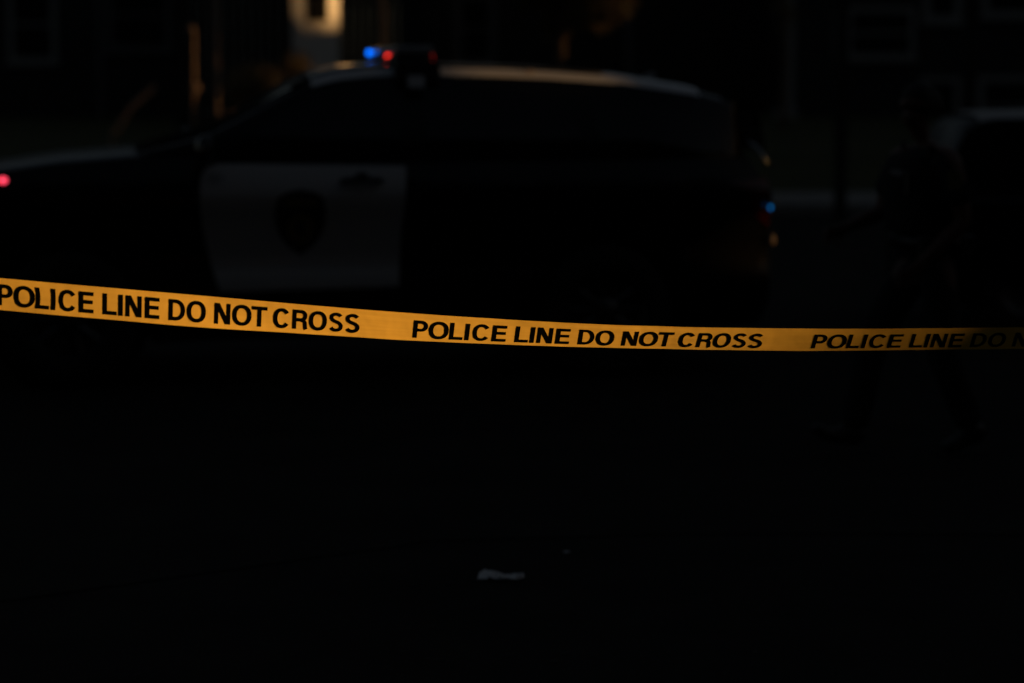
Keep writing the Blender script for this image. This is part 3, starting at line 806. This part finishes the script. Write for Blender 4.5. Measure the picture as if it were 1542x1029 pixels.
lh = house('house', hx(-260), hx(268), HY, 1.0, 4.6, 8, 'wall_dark', 'dark house with pale window trim behind the car bonnet, far left')
window(lh, hx(18), hx(92), HY, hz(96), hz(96)+1.4); window(lh, hx(166), hx(268)-.06, HY, hz(78), hz(78)+1.3, m='trim_dull')
window(lh, hx(-130), hx(-50), HY, hz(96), hz(96)+1.4)
rel(MB().box(hx(151), hx(159), HY-.03, HY-.002, 1.0, 4.6), lh).build('downpipe', 'trim_dull', lh)
rel(MB().box(hx(4), hx(12), HY-1.2, HY-1.1, .9, hz(72)), lh).build('porch_post', 'trim', lh)
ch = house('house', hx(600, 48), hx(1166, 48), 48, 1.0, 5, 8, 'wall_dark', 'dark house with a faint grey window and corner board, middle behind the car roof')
window(ch, hx(684,48), hx(748,48), 48, hz(102,48), hz(102,48)+1.5, m='trim_dull', t=.16)
rel(MB().box(hx(940,48), hx(952,48), 47.96, 47.998, 1, 5), ch).build('corner_board', 'trim_dull', ch)
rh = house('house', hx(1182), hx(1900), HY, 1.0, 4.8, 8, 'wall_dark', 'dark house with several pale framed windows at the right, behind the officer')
rel(MB().box(hx(1182)-.01, hx(1194), HY-.03, HY-.002, hz(178), 4.8), rh).build('corner_board', 'trim', rh)
rel(MB().box(hx(1163), hx(1196), HY-.4, HY-.032, .9, hz(164)), rh).build('plinth', 'trim', rh)
window(rh, hx(1270), hx(1373), HY, hz(90), hz(12), t=.10)
rel(MB().box(hx(1251), hx(1259), HY-.03, HY-.002, hz(95), hz(18)), rh).build('shutter_edge', 'trim_dull', rh)
window(rh, hx(1384), hx(1442), HY, hz(36), hz(36)+1.2, t=.14)
dr = window(rh, hx(1382), hx(1442), HY, hz(200), hz(116), t=.10, bars=0, sill=False, name='door')
window(rh, hx(1472), hx(1600), HY, hz(28), hz(28)+1.2, t=.12)
window(rh, hx(1468), hx(1620), HY, hz(205), hz(114), t=.12, m='trim')
# the pale house corner that catches the last sun; its side wall faces right
gy = 41.0
gr = empty('house', (hx(435, gy), gy, 1.0), R(34)); tag(gr, 'pale rendered house corner with a narrow window, lit by low golden sun', 'house')
gw = (hx(509, gy)-hx(435, gy))/math.cos(R(34))
MB().box(0, gw, 0, 6, -1, 5).build('wall', 'wall_cream', gr)
def gx(px):   # local x on the rotated wall that appears at column px
    a = math.cos(R(34)); b_ = math.sin(R(34)); k = (px-CX)/F; return (k*gy - hx(435, gy))/(a-k*b_)
gx0, gx1 = gx(468), gx(492)
mb = MB(); wz = hz(29, gy+.5)-1.0
mb.box(gx0, gx1, -.03, -.004, wz, wz+1.6); w = empty('window'); w.parent = gr; mb.build('pane', 'pane', w)
mb = MB(); mb.box(gx0-.04, gx0, -.05, -.002, wz-.05, wz+1.65); mb.box(gx1, gx1+.04, -.05, -.002, wz-.05, wz+1.65); mb.box(gx0, gx1, -.05, -.002, wz-.05, wz)
mb.build('frame', 'bark_dark', w)
MB().add([(-.3,-.3,5),(gw+.3,-.3,5),(gw+.3,6.3,5),(-.3,6.3,5),(gw/2,3,7)], [(0,3,2,1),(0,1,4),(1,2,4),(2,3,4),(3,0,4)]).build('roof', 'roofing', gr)
# tall dark board fences either side of the pale corner
def board_fence(pa, pb, y, label):
    fr = empty('fence', (hx((pa+pb)/2, y), y, .8)); tag(fr, label, 'fence', 'board fences')
    mb = MB(); x = hx(pa, y)
    while x < hx(pb, y):
        mb.box(x, x+.14, y, y+.02, .7, 3.9+.04*random.random()); x += .15
    rel(mb, fr).build('boards', 'bark_dark', fr)
    for z in (1.3, 3.1): rel(MB().box(hx(pa, y), hx(pb, y), y+.022, y+.07, z, z+.1), fr).build('rail', 'bark_dark', fr)
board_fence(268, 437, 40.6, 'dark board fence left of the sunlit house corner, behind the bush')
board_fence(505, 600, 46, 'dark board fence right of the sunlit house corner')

# ------------------------------------------------------------------ posts, rails, trees
def pole(name, px, y, ztop, zbot, r, m, label, cat, lean=0, cap=None):
    p = Vector((hx(px, y), y, zbot)); o = empty(name, p); tag(o, label, cat)
    MB().tube([(0,0,0),(lean*.5,0,(ztop-zbot)/2),(lean,0,ztop-zbot)], [r*1.05, r, r*.97], 12).build('shaft', m, o, smooth='auto')
    if cap: cap(o)
    return o
yp = 28.0
def collar(o):
    z = hz(134, yp); MB().lathe((.035, 0, z-.0-.04), (0,0,1), [(0,.02),(.01,.06),(.09,.06),(.10,.02)], 14).build('collar', 'rust', o, smooth='auto')
    MB().lathe((0,0,hz(45,yp)), (0,0,1), [(-.02,.05),(.02,.045),(.045,.0)], 12).build('cap', 'rust', o, smooth='auto')
pole('metal_post', 292, yp, hz(45, yp), 0, .022, 'rust', 'slim rusty post with a collar, its top lit orange, behind the windshield', 'post', .03, collar)
pole('metal_post', 578, 30, 5.5, 0, .035, 'rust', 'thin reddish pole rising above the blue and red roof lamps', 'post')
pole('utility_pole', 1265, CAMZ*F/(331-HZ), 6.5, 0, .075, 'bark_dark', 'dark utility pole standing between the car tail and the officer', 'pole')
def handrail(pts, px_post, y, ztop, label, r=.022):
    z0 = lawn_z(y); o = empty('handrail', (hx(px_post, y), y, z0)); tag(o, label, 'handrail')
    rel(MB().tube([(hx(px_post, y), y, z0), (hx(px_post, y), y, ztop)], r, 10), o).build('post', 'rust', o, smooth='auto')
    rel(MB().tube([at(a, b_, y) for a, b_ in pts], r*1.2, 10), o).build('rail', 'rust', o, smooth='auto')
handrail([(331,176),(350,170),(385,150),(425,126)], 330, 34.4, hz(-30, 34.4), 'tall thin reddish stair post with a sloping rail, beside the bush', .026)
handrail([(172,200),(200,160),(234,130)], 172, 35, hz(196, 35), 'short sloping stair rail on the lawn behind the bonnet', .03)
st_ = MB(); blob(st_, (hx(216, 36.5), 36.5, lawn_z(36.5)+.08), (.14,.10,.07))
so_ = st_.build('rock', 'stone', smooth=True, loc=(hx(216, 36.5), 36.5, lawn_z(36.5))); tag(so_, 'small pale stone on the lawn above the bonnet', 'stone')

def leaves(mb, c, r, n, size, rnd, gaps=None):
    c = Vector(c)
    for _ in range(n):
        d = Vector((rnd.gauss(0,1), rnd.gauss(0,1), rnd.gauss(0,1))).normalized() * (rnd.random()**.45)
        p = c + Vector((d.x*r[0], d.y*r[1], d.z*r[2]))
        if noise.noise(p*1.9) < -.12: continue
        a = Vector((rnd.gauss(0,1), rnd.gauss(0,1), rnd.gauss(0,.7))).normalized(); b_ = a.orthogonal().normalized()
        s = size*(.6+.8*rnd.random())
        mb.add([p-a*s, p+b_*s*.45, p+a*s, p-b_*s*.45], [(0,1,2,3)])
    return mb
def tree(px, y, zb, trunk_r, htop, label, crown, branches, barkm='bark', n=2500, name='tree', cat='tree'):
    x = hx(px, y); o = empty(name, (x, y, zb)); tag(o, label, cat); rnd = random.Random(int(px))
    mb = MB(); mb.tube([(0,0,-.1),(0,0,.1),(.03,0,(htop-zb)*.5),(-.02,0,htop-zb)], [trunk_r*1.5,trunk_r,trunk_r*.8,trunk_r*.45], 12)
    for pts, r0 in branches: mb.tube([(p - Vector((x, y, zb))) for p in pts], [r0*(1-.6*i/(len(pts)-1)) for i in range(len(pts))], 8)
    mb.build('trunk', barkm, o, smooth=True)
    if crown:
        lm = MB()
        for c, r, k in crown: leaves(lm, Vector(c)-Vector((x, y, zb)), r, int(n*k), .055, rnd)
        lm.build('crown', 'leaf', o, fix=False)
    return o
ty = 33.0
def T(px, py, y=ty): return at(px, py, y)
tree(842, ty, .12, .075, 4.6, 'young tree with a forked trunk and brown foliage above the car roof', 
     [(T(900, 2), (.55,.5,.42), .5), (T(800, -20), (.45,.4,.35), .3), (T(850,-70), (1.0,.9,.7), 1.2), (T(792, 8), (.12,.12,.10), .04), (T(826,42), (.12,.12,.16), .06)],
     [([T(842,70), T(865,40), T(900,12), T(925,-15)], .04), ([T(842,60), T(830,30), T(838,0), T(800,-50)], .045)])
tree(1455, 29.5, 0, .09, 6.5, 'dark straight tree trunk rising behind the officer shoulder', [((hx(1455,29.5), 29.5, 6.3), (1.8,1.6,1.0), 1)], [], 'bark_dark', name='tree')
tree(1178, 40, 1.0, .06, 3.2, 'thin sapling with a few reddish leaves beside the right house corner', [(T(1180, 20, 40), (.22,.2,.4), .08)], [], name='tree')
def bush(px, py, y, r, n, label):
    c = at(px, py, y); zb = lawn_z(y); o = empty('bush', (c.x, y, zb)); tag(o, label, 'bush'); rnd = random.Random(px)
    mb = MB()
    for k in range(9):
        a = rnd.random()*6.28; mb.tube([(0,0,0), (math.cos(a)*r[0]*.4, math.sin(a)*r[1]*.4, (c.z-zb)*.6), (math.cos(a)*r[0]*.8, math.sin(a)*r[1]*.8, (c.z-zb)+r[2]*.5)], [.02,.014,.006], 6)
    mb.build('stem', 'bark', o, smooth=True)
    lm = MB(); leaves(lm, c-Vector((c.x, y, zb)), r, n, .045, rnd); lm.build('crown', 'leaf', o, fix=False)
bush(385, 135, 36, (.55,.4,.42), 1500, 'loose bush with brown leaves behind the windshield, beside the thin reddish post')
bush(448, 98, 38, (.22,.2,.24), 260, 'small brown leafed shrub just above the car roof, below the sunlit house corner')

# ------------------------------------------------------------------ litter on the asphalt
lc = at(755, 872, 1); kk = CAMZ/(CAMZ-lc.z); LY = kk; lx = lc.x*kk
rnd = random.Random(3); rows = []
for j in range(9):
    row = []
    for i in range(25):
        u = i/24; v = j/8-.5
        wd = (.060 if u < .35 else .045)*(1-.5*max(0, u-.75)/.25)
        x = (u-.5)*.155; y = v*wd*2 + .012*math.sin(u*7)
        z = .006 + .024*abs(noise.noise(Vector((u*13, v*6, 1)))) + .008*(math.cos(v*math.pi))*(1 if u < .3 else .3)
        row.append((x, y, z))
    rows.append(row)
o = MB().grid(rows).build('wrapper', 'foil', fix=False, solid=.0008, loc=(0,0,0)); o.location = (lx, LY, 0); o.rotation_euler = (0, 0, R(-4))
tag(o, 'crumpled pale silvery wrapper lying flat on the dark road', 'wrapper')
lc = at(853, 834, 1); kk = CAMZ/(CAMZ-lc.z)
o = MB().grid([[(i*.006-.012, j*.006-.009+i*.003, .003+.004*noise.noise(Vector((i*.7,j*.7,0)))) for i in range(5)] for j in range(4)]).build('paper_scrap', 'foil', fix=False, solid=.001)
o.location = (lc.x*kk, kk, .003); tag(o, 'tiny pale paper scrap on the road just behind the wrapper', 'paper scrap')
# flecks of leaf litter scattered on the road: one object, nobody could count them
mb = MB(); rnd = random.Random(11)
for _ in range(420):
    y = 6.2 + 6*rnd.random(); x = (rnd.random()*2-1)*.24*y; s = .008+.014*rnd.random(); a = rnd.random()*6.28
    q = [Vector((math.cos(a+t)*s*(1 if k % 2 else .55), math.sin(a+t)*s*(1 if k % 2 else .55), 0)) for k, t in enumerate((0, 1.2, 3.1, 4.4))]
    mb.add([Vector((x, y, .007+.004*rnd.random()))+p for p in q], [(0,1,2,3)])
tag(mb.build('leaf_litter', 'dead_leaf', fix=False), 'dark flecks of leaf litter strewn over the road', 'leaf litter', kind='stuff')

# ------------------------------------------------------------------ unseen wall added on the right to shade the street; holes aim the sun
BX = 38.0
tb = math.tan(R(SUN_BETA)); te = math.tan(R(SUN_EL))/math.cos(R(SUN_BETA))
def src(p):
    """where on the plane x=BX a sun ray through p passes"""
    d = BX - p[0]; return p[1] - d*tb, p[2] + d*te
holes = []
def hole(px, py, y, wy, wz, z_only=None):
    p = at(px, py, y); Y_, Z_ = src(p); holes.append((Y_-wy/2, Y_+wy/2, Z_-wz/2, Z_+wz/2))
# slot cut in the added wall to put sun on the tape
pt = at(1115, 510, frame(1115)[0].y); ye = src(pt)[0]
ys = src(at(-420, 420, frame(-420)[0].y))[0] - .5
y_lo, z_lo = ys, 0
print('ALLEY', ys, ye)
holes.append((ys, ye, 7.25, 9.3)); holes.append((ye+.07, ye+.13, 7.25, 9.3));
# golden house corner
def gp(px, py):
    lx_ = gx(px); return at(px, py, gy + lx_*math.sin(R(34)))
p1, p2, p3 = src(gp(493, 36)), src(gp(520, 36)), src(gp(461, 18))
holes.append((p2[0]-.1 if p2[0] < p1[0] else p1[0], max(p1[0], p2[0])+.0, p1[1], p1[1]+2.5))
holes.append((p3[0]-.022, p3[0]+.022, p3[1], p3[1]+2.5))
p4 = src(gp(473, 36)); holes.append((p4[0]-.02, p4[0]+.02, p4[1], p4[1]+.3))
print('GOLD', p1, p2, p3)
hole(292, 85, yp, .045, .75)
hole(298, 133, yp, .07, .12)
hole(900, 4, ty, .022, .16); hole(842, 68, ty, .10, .10); hole(838, 25, ty, .04, .35)
hole(385, 122, 36, .05, .22); hole(330, 120, 34.4, .02, 1.2); hole(362, 163, 34.4, .07, .10)
hole(202, 160, 35, .018, .5)
hole(420, 100, 38, .10, .2)
hole(578, 20, 30, .015, .8)
pr = croot.matrix_world
def carw(s, lat, z): return croot.location + Vector((s*math.cos(PSI)-lat*math.sin(PSI), s*math.sin(PSI)+lat*math.cos(PSI), z))
for (px, py, lat, wy, wz) in ((1142,230,-.8,.03,.2), (1163,361,-.88,.14,.10), (1116,163,-.6,.03,.05)):
    s_, z_ = car_at(px, py, lat); Y_, Z_ = src(carw(s_, lat, z_)); holes.append((Y_-wy/2, Y_+wy/2, Z_-wz/2, Z_+wz/2))
s_, z_ = car_at(797, 109, -.62); Y_, Z_ = src(carw(s_, -.62, z_)); holes.append((Y_-.06, Y_+.06, Z_-.05, Z_+.06))
ycuts = sorted(set([-34, 75] + [h[0] for h in holes] + [h[1] for h in holes]))
zcuts = sorted(set([0, 15.5] + [min(15.5, z) for h in holes for z in h[2:]]))
mb = MB()
for y0, y1 in zip(ycuts, ycuts[1:]):
    run = None
    for z0, z1 in zip(zcuts, zcuts[1:]):
        ym, zm = (y0+y1)/2, (z0+z1)/2
        if y1-y0 < 1e-6 or z1-z0 < 1e-6: continue
        if any(h[0] <= ym <= h[1] and h[2] <= zm <= h[3] for h in holes): continue
        mb.box(BX-.02, BX+.02, y0-.0005, y1+.0005, z0-.0005, z1+.0005)
br = empty('brick_building', (BX, 10, 0)); tag(br, 'long tall brick building along the right side of the street, outside the picture', 'building')
rel(mb, br).build('wall', 'brick', br)

# unseen block added behind the viewer to keep low sky off the car's side
hb = house('terrace', -55, 28, -17, 0, 24.0, 8, 'wall_dark', 'dark terrace behind the viewer, outside the picture', roof=False)
hb['category'] = 'building'
